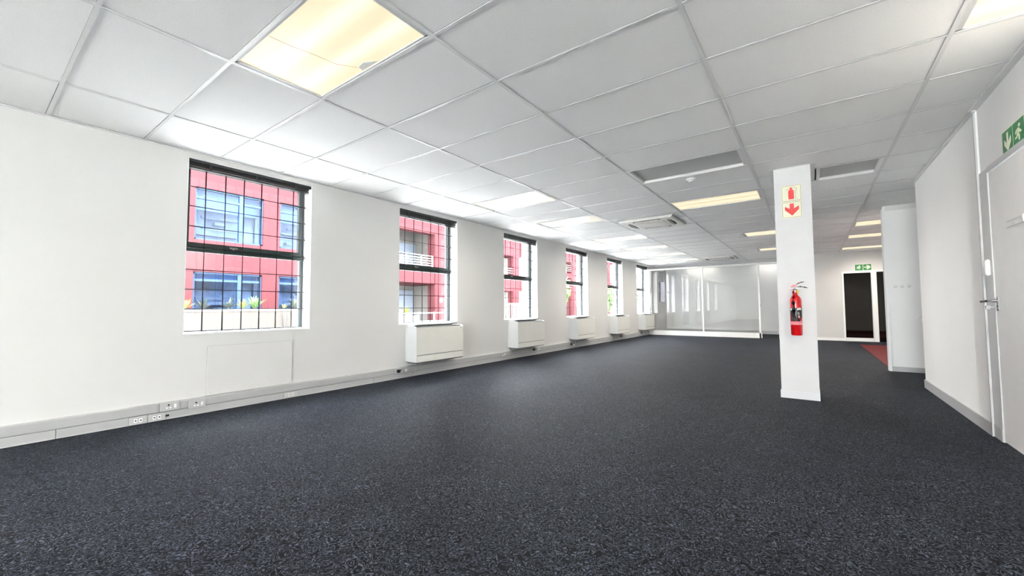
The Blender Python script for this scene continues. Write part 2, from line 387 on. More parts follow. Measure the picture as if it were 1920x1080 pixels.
win = make_window(); win.location = (0, WY0 + WP * 0, WZ0)
order = [0, 1, 2, 3, 4, 5]
for i, k in enumerate(order):
    o = win if k == 0 else copy_tree(win, loc=(0, WY0 + WP * k, WZ0)); o.name = 'window_%d' % (i + 1)
# window in the back room
e = bpy.data.objects.new('window_8', None); COL.objects.link(e); struct(e); e.location = (0, 16.42, 1.24)
MB().box(-.22, -.18, 0, .8, 0, .04).box(-.22, -.18, 0, .8, 1.22, 1.26).box(-.22, -.18, 0, .04, .04, 1.22).box(-.22, -.18, .76, .8, .04, 1.22).box(-.22, -.18, .38, .42, .04, 1.22).box(-.22, -.18, .04, .76, .45, .49).build('window_frame', DARKFR, e)
MB().box(-.205, -.2, .04, .76, .04, 1.22).build('pane', glass('tinted_dimming_glass', (.42, .43, .48), 0.0, 0.0), e)  # pane tint added to cut daylight on the back room wall
tag(MB().box(-.05, -.04, 16.43, 17.21, 2.08, 2.495).box(-.06, -.03, 16.43, 17.21, 2.06, 2.08).build('roller_blind', mat('grey_blind_cloth', (.42, .43, .44), .8)), 'grey roller blind half lowered in window beyond glass partition', 'blind')

# blinds
POS = ['nearest', 'second', 'third', 'fourth', 'fifth', 'sixth']
def make_blind(n, slat, zgap):
    t = thing('venetian_blind', 'x', 'blind', group='raised black blinds along the window wall')
    MB().box(-.062, -.010, .006, WW - .02, -.030, -.001, .002).build('headrail', BLINDM, t)
    for i in range(n):
        z = -.034 - i * zgap
        a = .0012 * (-1) ** i
        MB().prism([(-.060, z + a), (-.036, z + .003), (-.012, z - a), (-.012, z - a - .0016), (-.036, z + .0012), (-.060, z + a - .0016)], 'y', .010 + random.uniform(0, .004), WW - .026 - random.uniform(0, .004)).build('slat', BLINDM, t)
    zb = -.034 - n * zgap - .004
    MB().box(-.060, -.012, .010, WW - .028, zb - .016, zb, .003).build('bottom_rail', BLINDM, t)
    for y in (.18, .62, 1.04):
        MB().box(-.0115, -.0095, y, y + .018, zb - .014, -.002).build('ladder_tape', mat_tape, t)
    MB().tube([(-.02, WW - .03, -.03), (-.016, WW - .026, -.6), (-.012, WW - .03, -1.2), (-.006, WW - .055, -1.72), (.016, WW - .05, -1.775), (.018, WW - .02, -1.79), (.014, WW + .004, -1.765), (-.006, WW - .012, -1.72), (-.008, WW - .012, -1.2), (-.006, WW - .010, -.5), (-.014, WW - .016, -.03)], .0016, 5).build('cord_loop', WHITE, t, smooth=True)
    MB().box(-.062, -.008, WW - .020, WW - .006, -.034, -.001, .002).build('end_bracket', BLACK, t)
    return t
mat_tape = mat('black_tape', (.02, .02, .02), .5)
bl1 = make_blind(9, 0, .0042); bl1.location = (0, WY0, WZ1 - .004); bl1['label'] = 'black venetian blind raised to top of nearest window'
bl2 = make_blind(15, 0, .0044); bl2.location = (0, WY0 + WP, WZ1 - .004)
bl2['label'] = 'black venetian blind bunched up in second window from camera'
for k, nm in ((2, 'third'), (3, 'fourth'), (4, 'fifth'), (5, 'sixth')):
    copy_tree(bl2, loc=(0, WY0 + WP * k, WZ1 - .004), label='black venetian blind bunched up in %s window from camera' % nm)

# ------------------------------------------------------------------ ceiling lights
def lit_mat(name, c, strength, streak=0.35, ripple=0.04):
    m = bpy.data.materials.new(name); m.use_nodes = True; nt = m.node_tree; p = nt.nodes['Principled BSDF']; L = nt.links.new
    p.inputs['Base Color'].default_value = (0.35, .33, .28, 1); p.inputs['Roughness'].default_value = 0.4
    tc = nt.nodes.new('ShaderNodeTexCoord'); sp = nt.nodes.new('ShaderNodeSeparateXYZ'); L(tc.outputs['Object'], sp.inputs[0])
    # two tubes glow through the diffuser along its length
    def band(y0):
        a = nt.nodes.new('ShaderNodeMath'); a.operation = 'SUBTRACT'; L(sp.outputs['Y'], a.inputs[0]); a.inputs[1].default_value = y0
        b = nt.nodes.new('ShaderNodeMath'); b.operation = 'ABSOLUTE'; L(a.outputs[0], b.inputs[0])
        r = nt.nodes.new('ShaderNodeMapRange'); r.interpolation_type = 'SMOOTHSTEP'; r.inputs['From Min'].default_value = 0.0; r.inputs['From Max'].default_value = 0.09; r.inputs['To Min'].default_value = 1; r.inputs['To Max'].default_value = 0
        L(b.outputs[0], r.inputs['Value']); return r.outputs[0]
    s = nt.nodes.new('ShaderNodeMath'); s.operation = 'ADD'; L(band(-.10), s.inputs[0]); L(band(.13), s.inputs[1])
    n = nt.nodes.new('ShaderNodeTexNoise'); n.inputs['Scale'].default_value = 130; L(tc.outputs['Object'], n.inputs['Vector'])
    k = nt.nodes.new('ShaderNodeMath'); k.operation = 'MULTIPLY_ADD'; L(n.outputs['Fac'], k.inputs[0]); k.inputs[1].default_value = ripple; L(s.outputs[0], k.inputs[2])
    mx = nt.nodes.new('ShaderNodeMix'); mx.data_type = 'RGBA'; L(k.outputs[0], mx.inputs[0])
    mx.inputs[6].default_value = V(c); mx.inputs[7].default_value = V([min(1.4, v * (1 + streak)) for v in (c[0], c[1] * 1.03, c[2] * 1.25)])
    L(mx.outputs[2], p.inputs['Emission Color']); p.inputs['Emission Strength'].default_value = strength
    return m
LITM = lit_mat('warm_lit_diffuser', srgb(250, 230, 184), 0.225)
LITP = lit_mat('pale_lit_diffuser', srgb(252, 242, 204), 0.265)
LITB = lit_mat('white_lit_diffuser', srgb(252, 246, 228), .62)
DIMM = mat('dim_cream_diffuser', (.74, .71, .64), .45, emit=srgb(236, 224, 202), estr=.10)
OFFM = mat('unlit_prismatic_diffuser', (.50, .505, .505), .22, bump=.4, bscale=300)
lab = {('a', 1): 'large warm lit ceiling panel nearest camera, cracked diffuser', }
def troffer(x0, x1, j, st, label):
    w, d = x1 - x0, 0.6; t = thing('ceiling_light', label, 'ceiling light', ((x0 + x1) / 2, 0.6 * j + 0.3, 2.60), 'recessed ceiling light panels')
    hw, hd = w / 2 - .013, d / 2 - .011
    rc = .035 if st == OFF else .012
    fr = MB()
    bw = .030
    fr.box(-hw, hw, -hd, -hd + bw * .6, .004, .016).box(-hw, hw, hd - bw * .6, hd, .004, .016).box(-hw, -hw + bw, -hd, hd, .004, .016).box(hw - bw, hw, -hd, hd, .004, .016)
    fr.build('frame', GREYP if st != OFF else WHITE, t)
    MB().box(-hw, hw, -hd, -hd + .004, .0, .10).box(-hw, hw, hd - .004, hd, 0, .10).box(-hw, -hw + .004, -hd, hd, 0, .10).box(hw - .004, hw, -hd, hd, 0, .10).box(-hw, hw, -hd, hd, .10, .104).build('housing', TEE, t)
    m = {LIT: LITM, DIM: DIMM, OFF: OFFM}[st]
    if st == LIT and x0 < 1: m = LITP
    if j == 28: m = LITB
    MB().box(-hw + .01, hw - .01, -hd + .01, hd - .01, rc, rc + .006).build('diffuser', m, t)
    if st == LIT and j != 28:
        sl = bpy.data.lights.new('tube_light', 'SPOT'); sl.energy = 32; sl.color = (1.0, .93, .82); sl.spot_size = math.radians(172); sl.spot_blend = 1.0; sl.shadow_soft_size = 0.0
        so_ = bpy.data.objects.new('tube_light', sl); COL.objects.link(so_); so_.parent = t; so_.location = (0, 0, -.004)
    if st == OFF:
        MB().box(hw - bw - .012, hw - bw, -hd, hd, .006, rc).build('lip', WHITE, t); MB().box(-hw + bw, -hw + bw + .006, -hd, hd, .006, rc).build('lip', WHITE, t)
    return t
LBL = {
 (2, 1): 'large warm lit ceiling panel nearest camera with hairline crack', (0, 7): 'pale lit ceiling panel nearest along the window side row',
 (0, 10): 'dim cream ceiling panel between brighter ones on window side', (0, 14): 'lit ceiling panel just left past the first air cassette',
 (0, 17): 'second lit ceiling panel past the dim cream one, window side', (0, 20): 'third lit ceiling panel past the dim cream one, window side',
 (0, 23): 'thin lit ceiling panel closest before glass partition on window side', (2, -4): 'lit ceiling panel behind the camera, window side',
 (2, -8): 'farthest lit ceiling panel behind the camera, window side', (4, -8): 'farthest lit ceiling panel behind the camera, door side', (4, -4): 'lit ceiling panel behind the camera, door side', (3, 7): 'unlit grey ceiling panel with smoke detector beside it, mid ceiling', (3, 10): 'bright yellow lit ceiling panel left of white pillar',
 (3.79, 16): 'lit ceiling panel half hidden by left edge of pillar, upper one', (3.79, 21): 'small lit ceiling panel half hidden by pillar, lower one',
 (5.03, 9): 'unlit grey ceiling panel right of the white pillar', (5, 4): 'cream lit ceiling panel at top right beside door wall',
 (5, 16): 'first lit ceiling panel above the dark doorway, nearest camera', (5, 19): 'middle lit ceiling panel of three above dark doorway', (5, 23): 'farthest thin lit ceiling panel of three above dark doorway',
 (0, 28): 'lit ceiling panel seen behind the glass partition', (3, 28): 'lit ceiling panel behind partition beside its right post'}
for (x0, x1, j, st) in TR:
    if x0 in (3.79, 5.03): key = (x0, j)
    else: key = (CX.index(x0) if x0 in CX else x0, j)
    key = {1: 0, 2: 2, 3: 3, 4: 4, 5: 5}.get(key[0], key[0]), key[1]
    tr = troffer(x0, x1, j, st, LBL[key])
    if (x0, j) == (2.01, 1):
        MB().tube([(-.165, -.26, .011), (-.155, -.143, .011), (-.126, -.01, .011), (-.109, .12, .011), (-.036, .225, .011)], .0011, 4).build('crack', SIGNB, tr)
        MB().prism([(-.03, .262), (-.02, .225), (.05, .215), (.09, .235), (.14, .262)], 'z', .009, .0115).build('chip', WHITE, tr)

# ------------------------------------------------------------------ air cassettes
CASW = mat('cassette_plastic', (.80, .79, .755), .4); CASP = mat('cassette_panel_cream', (.74, .71, .66), .45)
def cassette(cx, cy, label):
    t = thing('air_cassette', label, 'air conditioner', (cx, cy, 2.60), 'ceiling air conditioning cassettes')
    a = .485
    fr = MB(); 
    v = fr.prism([(-a, -a), (a, -a), (a, a), (-a, a)], 'z', -.012, .0)
    fr.prism([(-a + .03, -a + .03), (a - .03, -a + .03), (a - .03, a - .03), (-a + .03, a - .03)], 'z', -.030, -.012)
    fr.build('panel_frame', CASW, t)
    MB().box(-.27, .27, -.27, .27, -.036, -.030, .002).build('intake_grille', CASP, t)
    g = MB()
    for k in range(9): g.box(-.22, .22, -.16 + k * .04, -.155 + k * .04, -.0375, -.036)
    g.build('intake_slots', GREYP, t)
    for sx, sy in ((1, 0), (-1, 0), (0, 1), (0, -1)):
        L_ = .26
        if sx:
            MB().prism([(sx * .335, -L_), (sx * .385, -L_ * .85), (sx * .405, 0), (sx * .385, L_ * .85), (sx * .335, L_), (sx * .32, 0)], 'z', -.0325, -.028).build('outlet_slot', HOLE, t)
            MB().box(min(sx * .352, sx * .362), max(sx * .352, sx * .362), -L_ * .8, L_ * .8, -.038, -.030).build('louvre', CASW, t)
        else:
            MB().prism([(-L_, sy * .335), (-L_ * .85, sy * .385), (0, sy * .405), (L_ * .85, sy * .385), (L_, sy * .335), (0, sy * .32)], 'z', -.0325, -.028).build('outlet_slot', HOLE, t)
            MB().box(-L_ * .8, L_ * .8, min(sy * .345, sy * .37), max(sy * .345, sy * .37), -.038, -.030).build('louvre', CASW, t)
    MB().box(a - .004, a + .001, -a, a, -.012, 0).build('edge_gap', FCUG, t)
    return t
cassette(2.60, 7.27, 'cream square air cassette in ceiling left of the yellow panel')
cassette(2.60, 14.20, 'far air cassette in ceiling just before the glass partition')
t = thing('smoke_detector', 'small white round smoke detector beside unlit ceiling panel', 'smoke detector', (3.80, 4.92, 2.60))
MB().lathe([(.052, 0), (.052, -.012), (.046, -.02), (.03, -.022)], seg=24).build('base', WHITE, t, True)
MB().lathe([(.028, -.022), (.028, -.036), (.018, -.042), (.002, -.043)], seg=20).build('sensor_head', WHITE, t, True)

# ------------------------------------------------------------------ trunking along the left wall
base = struct(MB().box(0, .040, NY, 14.97, 0.004, .150).build('baseboard_left', TRUNKD))
cuts_top = [NY, -2.2, .126, 2.93, 5.6, 8.4, 11.2, 13.4, 14.97]
cuts_bot = [NY, -2.2, .126, 3.05, 5.03, 7.9, 10.6, 13.2, 14.97]
for a, b in zip(cuts_top, cuts_top[1:]):
    MB().prism([(.0, .158), (.046, .158), (.052, .152), (.052, .082), (.046, .080), (.0, .080)], 'y', a + .0022, b - .0022).build('trunking_cover', TRUNK, base)
for a, b in zip(cuts_bot, cuts_bot[1:]):
    MB().prism([(.0, .077), (.046, .077), (.052, .074), (.052, .010), (.056, .004), (.0, .004)], 'y', a + .0022, b - .0022).build('trunking_cover', TRUNK, base)
for y in (.126, 2.93): MB().box(.04, .0535, y - .012, y + .012, .082, .156, .001).build('joint_clip', TRUNK, base)

# sockets
def power_socket(y, z0, z1, w, label, cube=True):
    t = thing('power_socket', label, 'socket', (.052, y, (z0 + z1) / 2), 'socket plates on the left trunking'); h = (z1 - z0) / 2
    MB().box(0, .0025, -w / 2 - .002, w / 2 + .002, -h - .003, h + .001).build('surround', TRUNKD, t)
    MB().box(0, .012, -w / 2, w / 2, -h, h, .002).build('faceplate', SKT, t)
    MB().box(.010, .013, w * .22, w * .36, -h * .5, h * .45, .001).build('rocker_switch', SOCK, t)
    for dy, dz in ((-.012, -.012), (.014, -.012), (.0, .014)):
        MB().lathe([(.008, .010), (.008, .0135)], (0, dy - w * .06, dz), 'x', 10).build('pin_hole', SOCK if dz < 0 else HOLE, t)
    MB().lathe([(.0025, .010), (.0025, .0118)], (0, -w * .02, h * .75), 'x', 8).build('screw', HOLE, t)
    return t
def data_socket(y, z0, z1, w, label):
    t = thing('data_socket', label, 'socket', (.052, y, (z0 + z1) / 2), 'data outlets on the left trunking'); h = (z1 - z0) / 2
    MB().box(0, .0025, -w / 2 - .002, w / 2 + .002, -h - .001, h + .003).build('surround', TRUNKD, t)
    MB().box(0, .008, -w / 2, w / 2, -h, h, .0015).build('faceplate', SKT, t)
    for s in (-1, 1):
        m_ = MB().box(.008, .012, s * w * .14 - .0115, s * w * .14 + .0115, -.016, .016, .0015).build('module', SOCK, t)
        MB().lathe([(.0065, .012), (.0065, .0126)], (0, s * w * .14, 0), 'x', 10).build('port', HOLE, m_)
    return t
tag(MB().box(.046, .0565, .700, .757, .082, .156, .0015).build('blank_plate', TRUNK), 'blank grey plate left of the first power socket on trunking', 'socket')
power_socket(.838, .082, .162, .140, 'grey power socket with white switch, left of the two')
power_socket(1.050, .066, .142, .135, 'grey power socket below left edge of blank wall panel')
tag(MB().box(.046, .0555, .925, .975, .086, .152, .0015).build('cover_clip', TRUNK), 'bent grey cover piece between the two near power sockets', 'socket')
data_socket(.618, .006, .074, .125, 'leftmost twin data outlet in the lower trunking')
data_socket(.747, .006, .074, .125, 'twin data outlet with a dark gap at its right')
tag(MB().box(.052, .054, .812, .838, .030, .048).build('cutout', HOLE), 'small black gap right of the twin data outlets', 'cutout')
data_socket(1.945, .010, .074, .150, 'single data outlet below right side of blank panel')

# blank wall panel
t = thing('access_panel', 'blank white panel screwed to wall below nearest window', 'panel', (0, 1.14, .162))
MB().box(0.0, .004, -.004, .839, -.004, .4955).build('edge_shadow', SKIRT, t)  # grey back plate draws the shadow line round the board
MB().box(0.0, .012, 0, .835, 0, .492, .003).build('board', WALL, t)
for y, z in ((.03, .47), (.805, .47), (.03, .022), (.805, .022)):
    MB().lathe([(.006, .010), (.005, .012), (.001, .0125)], (0, y, z), 'x', 10).build('screw', SKIRT, t, True)

# ------------------------------------------------------------------ fan coil heaters
def make_fcu():
    t = thing('wall_heater', 'x', 'heater', group='white fan coil heaters under the windows')
    L_, D, Z0, Z1 = 1.0, .245, .225, .757
    MB().box(.0, .03, -.004, L_ + .004, Z0 + .012, Z1 - .012).build('back_plate', FCUS, t)
    for y in (0, L_ - .008):
        MB().prism([(.012, Z0 + .012), (.07, Z0 - .0), (D, Z0), (D, Z1 - .02), (D - .05, Z1), (.012, Z1)], 'y', y, y + .008).build('side_panel', FCUS, t)
    MB().box(D - .008, D + .002, .008, L_ - .002, Z0 + .105, Z1 - .022, .003).build('front_panel', FCUF, t)
    MB().box(D - .008, D + .002, .008, L_ - .002, Z0, Z0 + .098, .003).build('lower_flap', FCUF, t)
    MB().box(D - .02, D - .006, .008, L_ - .008, Z0 + .096, Z0 + .107).build('shadow_gap', HOLE, t)
    # top with open grille and raised flap
    MB().box(.012, .09, .008, L_ - .008, Z1 - .008, Z1).build('top_cover', FCUS, t)
    MB().box(.09, D - .008, .008, L_ - .008, Z1 - .055, Z1 - .05).build('tray', HOLE, t)
    for k in range(6):
        MB().box(.105 + k * .021, .109 + k * .021, .04, L_ - .04, Z1 - .03, Z1 - .006).build('grille_bar', FCUG, t)
    MB().prism([(.085, .0), (.20, .022), (.20, .026), (.085, .005)], 'y', .06, L_ - .12).build('outlet_flap', FCUS, t).location = (0, 0, Z1)
    MB().box(.03, D - .01, .01, L_ - .01, Z0 - .012, Z0 + .002).build('bottom_tray', BLACK, t)
    MB().lathe([(.008, D + .002), (.008, D + .006), (.004, D + .007)], (0, L_ - .06, Z1 - .05), 'x', 10).build('control_knob', BLACK, t, True)
    return t
FY0 = 3.645
f1 = make_fcu(); f1.location = (0, FY0, 0)
f1['label'] = 'white wall heater nearest the camera with cable looping from its left'
MB()
labs = ['white wall heater second from the camera, cable at its right', 'white wall heater third from camera with looped cable at left',
        'white wall heater fourth from camera, second before the partition', 'white wall heater farthest from camera, against the glass partition']
fc = [f1]
for k in range(1, 5):
    fc.append(copy_tree(f1, loc=(0, FY0 + WP * k - (.0 if k < 4 else .02), 0), label=labs[k - 1]))
def cable(pts, label, y, plugpos):
    t = thing('power_cable', label, 'cable', (0, y, 0), 'white heater cables')
    MB().tube(pts, .008, 8).build('cord', SOCK, t, True)
    p = plugpos
    MB().box(.058, .095, p[0] - .026, p[0] + .022, p[1] - .022, p[1] + .024, .006).build('plug', BLACK, t)
cable([(.10, .135, .235), (.105, .14, .17), (.10, .10, .10), (.10, .04, .065), (.10, -.06, .058), (.09, -.14, .075), (.08, -.17, .10)], 'white cable hanging from nearest heater to a black plug', FY0, (-.185, .115))
power_socket(FY0 - .12, .078, .150, .26, 'power socket with the black plug beside the nearest heater')
cable([(.10, .93, .235), (.09, .93, .12), (.10, .88, .07), (.085, .84, .10)], 'white cable under the right end of the second heater', FY0 + WP, (.83, .12))
cable([(.10, .16, .235), (.10, .14, .14), (.10, .06, .075), (.085, -.02, .11)], 'white looped cable under left end of the third heater', FY0 + WP * 2, (-.04, .11))
cable([(.10, .80, .235), (.09, .80, .15), (.09, .74, .12), (.085, .72, .11)], 'white cable under middle of the fourth heater', FY0 + WP * 3, (.70, .11))
cable([(.10, .22, .235), (.09, .2, .13), (.09, .12, .09), (.085, .1, .11)], 'white cable and plug under the farthest heater', FY0 + WP * 4, (.06, .12))
power_socket(5.98, .078, .150, .14, 'power socket just left of the second heater')
power_socket(FY0 + WP + 1.02, .082, .150, .14, 'power socket at right end of the second heater')
power_socket(FY0 + WP * 3 - .05, .078, .150, .14, 'power socket at the left of the fourth heater')
# grey pipe rail behind heater 1
# ------------------------------------------------------------------ pillar
t = thing('pillar', 'white square pillar with fire extinguisher in open office', 'pillar', (PILX0, PILY0, 0)); t['kind'] = 'structure'
pw, pd = PILX1 - PILX0, PILY1 - PILY0
MB().box(0, pw, 0, pd, 0, 2.75, .006).build('shaft', mat('pillar_paint', (.73, .73, .73), .5), t)
MB().box(-.008, pw + .004, -.010, pd + .008, 0, .078, .001).build('skirting', mat('pillar_skirting', (.74, .75, .77), .4), t)
struct(MB().box(4.595, PILX0, 5.150, 5.9, 2.595, 2.600).box(PILX1, 5.028, 5.150, 5.9, 2.595, 2.600).box(4.595, 5.028, 5.145, PILY0, 2.597, 2.600).build('trim_8', TEE))

# signs on the pillar
def rr(w, h, r, n=4):
    pts = []
    for cx, cy, a0 in ((w / 2 - r, h / 2 - r, 0), (-w / 2 + r, h / 2 - r, 90), (-w / 2 + r, -h / 2 + r, 180), (w / 2 - r, -h / 2 + r, 270)):
        for k in range(n + 1):
            a = math.radians(a0 + 90 * k / n); pts.append((cx + r * math.cos(a), cy + r * math.sin(a)))
    return pts
def pillar_sign(z, label):
    t = thing('fire_sign', label, 'sign', (4.803, PILY0, z), 'fire point signs on the pillar')
    MB().prism(rr(.188, .185, .014), 'y', -.004, -.0).build('board', SIGNC, t)
    MB().prism(rr(.178, .175, .012), 'y', -.0046, -.004).build('border', SIGNB, t)
    MB().prism(rr(.171, .168, .010), 'y', -.0052, -.0046).build('field', SIGNC, t)
    return t
s1 = pillar_sign(2.300, 'cream sign with red fire extinguisher symbol, upper on pillar')
MB().prism([(-.028, -.068), (.024, -.068), (.024, .025), (.014, .040), (.006, .046), (.006, .052), (.010, .056), (.010, .064), (-.003, .068), (-.014, .062), (-.014, .054), (-.010, .046), (-.018, .040), (-.028, .025)], 'y', -.0062, -.0052).build('extinguisher_symbol', SIGNR, s1)
MB().tube([(-.045, -.0056, .036), (-.038, -.0056, .050), (-.012, -.0056, .060)], .0022, 6).tube([(.008, -.0056, .061), (.030, -.0056, .064), (.046, -.0056, .060), (.052, -.0056, .046), (.044, -.0056, .030), (.038, -.0056, .012), (.037, -.0056, -.050), (.042, -.0056, -.064), (.054, -.0056, -.068)], .0018, 6).build('hose_symbol', SIGNB, s1)
s2 = pillar_sign(2.112, 'cream sign with red down arrow, lower on pillar')
MB().prism([(-.020, .070), (.020, .070), (.020, .012), (.066, .040), (.066, .000), (.002, -.068), (-.064, .000), (-.064, .040), (-.020, .012)], 'y', -.0062, -.0052).build('arrow_symbol', SIGNR, s2)

# fire extinguisher
EX, EY = 4.805, PILY0 - .085
t = thing('fire_extinguisher', 'red fire extinguisher with black horn hung on white pillar', 'fire extinguisher', (EX, EY, .705))
MB().lathe([(.030, 0), (.046, .0), (.0535, .010), (.0535, .370), (.050, .395), (.040, .420), (.026, .436), (.020, .448), (.020, .470)], seg=32).build('cylinder', RED, t, True)
lb = MB().lathe([(.0540, .150), (.0542, .151), (.0542, .300), (.0540, .301)], seg=32).build('label_band', mat('black_label', (.012, .012, .014), .35), t, True)
PK = mat('label_pink', srgb(235, 130, 140), .4)
MB().lathe([(.0546, .124), (.0548, .125), (.0548, .152), (.0546, .153)], seg=32).build('label_text_strip', PK, t, True)
def on_cyl(name, m, pts, parent, r=.0555):
    """flat figure bent round the bottle; pts are (angle in degrees from the front, z)"""
    bm = MB(); A = []; B = []
    for a, z in pts:
        q = math.radians(a - 90)
        A.append(bm.bm.verts.new((r * math.cos(q), r * math.sin(q), z))); B.append(bm.bm.verts.new(((r - .0012) * math.cos(q), (r - .0012) * math.sin(q), z)))
    bm.bm.faces.new(A); bm.bm.faces.new(B[::-1]); n = len(A)
    for i in range(n): bm.bm.faces.new((A[i], A[(i + 1) % n], B[(i + 1) % n], B[i]))
    return bm.build(name, m, parent)
for a, z, s in ((18, .288, 1), (34, .292, 1.1), (50, .290, 1), (-52, .286, 1.1), (-38, .282, .8)):
    on_cyl('label_letter', SOCK, [(a - 8 * s, z - .012), (a - 3 * s, z + .010), (a + 4 * s, z + .012), (a + 8 * s, z - .004), (a + 4 * s, z - .014)], lb)
for a, z in ((26, .240), (30, .205)):
    on_cyl('label_symbol', SOCK, [(a - 11, z), (a, z + .015), (a + 11, z), (a, z - .015)], lb, .0556)
    on_cyl('label_symbol', RED if z < .22 else BLACK, [(a - 7, z), (a, z + .010), (a + 7, z), (a, z - .010)], lb, .0562)
on_cyl('label_corner', RED, [(5, .152), (60, .152), (60, .200), (34, .188), (12, .178)], lb, .0553)
on_cyl('label_corner', PK, [(40, .155), (66, .155), (66, .186), (48, .166)], lb, .0557)
on_cyl('label_corner', RED, [(-66, .152), (-36, .152), (-36, .2), (-66, .236)], lb, .0553)
MB().lathe([(.0545, .118), (.0547, .119), (.0547, .122), (.0545, .123)], seg=32).build('label_line', SOCK, t, True)
v = MB().lathe([(.016, .466), (.020, .470), (.020, .500), (.013, .508), (.013, .530)], seg=16).box(-.028, .014, -.012, .012, .512, .545, .004).build('valve', FCUG, t, True)
MB().box(-.032, .014, -.018, .018, .518, .556, .010).build('valve_cap', SIGNR, t, True)
MB().box(-.050, -.024, -.010, .010, .510, .520, .003).box(-.024, .055, -.009, .009, .506, .514, .002).build('carry_bracket', FCUG, t)
MB().tube([(-.01, 0, .528), (.05, 0, .532), (.09, 0, .524), (.108, 0, .516)], [.006, .007, .007, .006], 8).build('carry_handle', BLACK, t, True)
MB().tube([(.012, 0, .556), (.035, 0, .572), (.06, 0, .581), (.082, 0, .583)], [.006, .007, .007, .006], 8).build('squeeze_lever', BLACK, t, True)
MB().lathe([(.009, .0), (.009, .030)], (.022, -.020, .462), 'z', 10).build('safety_tag', mat('yellow_tag', srgb(240, 190, 40), .4), t, True)
MB().tube([(-.012, -.012, .50), (-.018, -.045, .47), (-.016, -.062, .42), (-.018, -.070, .375)], [.010, .010, .011, .013], 10).build('discharge_pipe', RED, t, True)
MB().tube([(-.018, -.070, .372), (-.018, -.074, .36), (-.017, -.078, .28), (-.014, -.080, .172)], [.014, .019, .020, .0215], 12).build('horn', mat('black_rubber_horn', (.035, .042, .05), .45), t, True)
MB().box(-.018, .018, .050, .085, .30, .36, .002).box(-.03, .03, .078, .085, .26, .42, .001).build('wall_bracket', FCUG, t)

# ------------------------------------------------------------------ door in the right wall
d = bpy.data.objects.new('door_1', None); COL.objects.link(d); d.location = (XD, 3.33, 0); struct(d)
MB().box(-.004, .036, .008, .935, .006, 2.032, .002).build('leaf', DOORW, d)
MB().box(-.010, .05, .94, 1.118, 0, 2.075, .001).box(-.010, .05, -.03, .94, 2.038, 2.082, .001).box(-.01, .05, -.03, .004, 0, 2.038, .001).build('door_frame', GREYP, d)
MB().box(-.014, -.008, .942, 1.118, 0, .095, .001).build('skirting', SKIRT, d)
hd = MB().box(-.012, -.004, .862, .900, .985, 1.085, .003).build('lock_plate', STEEL, d)
for z in (1.062, 1.012, .988):
    MB().lathe([(.008, -.014), (.009, -.0115)], (0, .881, z), 'x', 10).build('keyhole', HOLE, hd)
MB().lathe([(.011, -.040), (.012, -.012)], (0, .881, 1.055), 'x', 14).build('spindle', STEEL, hd, True)
MB().tube([(-.046, .876, 1.055), (-.052, .95, 1.053), (-.050, 1.02, 1.052), (-.052, 1.06, 1.050)], [.010, .009, .009, .009], 10).build('lever_handle', STEEL, hd, True)
MB().box(-.05, -.012, .876, .887, 1.004, 1.009).box(-.072, -.05, .868, .896, .992, 1.020, .002).build('key', STEEL, hd)
# name holder on the door
t = thing('door_plate', 'small white plate holder on the door at right edge', 'sign', (XD - .004, 3.82, 1.585))
MB().box(-.006, 0, -.145, .145, -.022, .028, .002).build('plate', WHITE, t)
MB().box(-.0075, -.006, -.125, .125, .014, .021, .0005).build('slot', GREYP, t)
mk = MB()
for i, dy in enumerate((.03, .012, -.006)): mk.box(-.0068, -.006, dy, dy + .010, -.014, -.005)
mk.build('lettering', GREYP, t)
MB().box(-.0115, -.006, -.143, -.137, -.004, .014).build('screw', FCUG, t)
# wall switch straddling the jamb
t = thing('wall_intercom', 'slim white intercom box on the door jamb above handle', 'intercom', (XD - .010, 4.36, 1.25))
MB().box(-.022, .0, -.045, .028, 0, .125, .006).build('body', WHITE, t)
MB().box(-.026, -.021, -.042, -.012, .010, .115, .003).build('cover', SOCK, t)
MB().lathe([(.006, -.024), (.005, -.022)], (0, .012, .018), 'x', 10).build('button', SOCK, t)
MB().lathe([(.003, -.024), (.003, -.022)], (0, .010, .065), 'x', 8).build('indicator', GREYP, t)

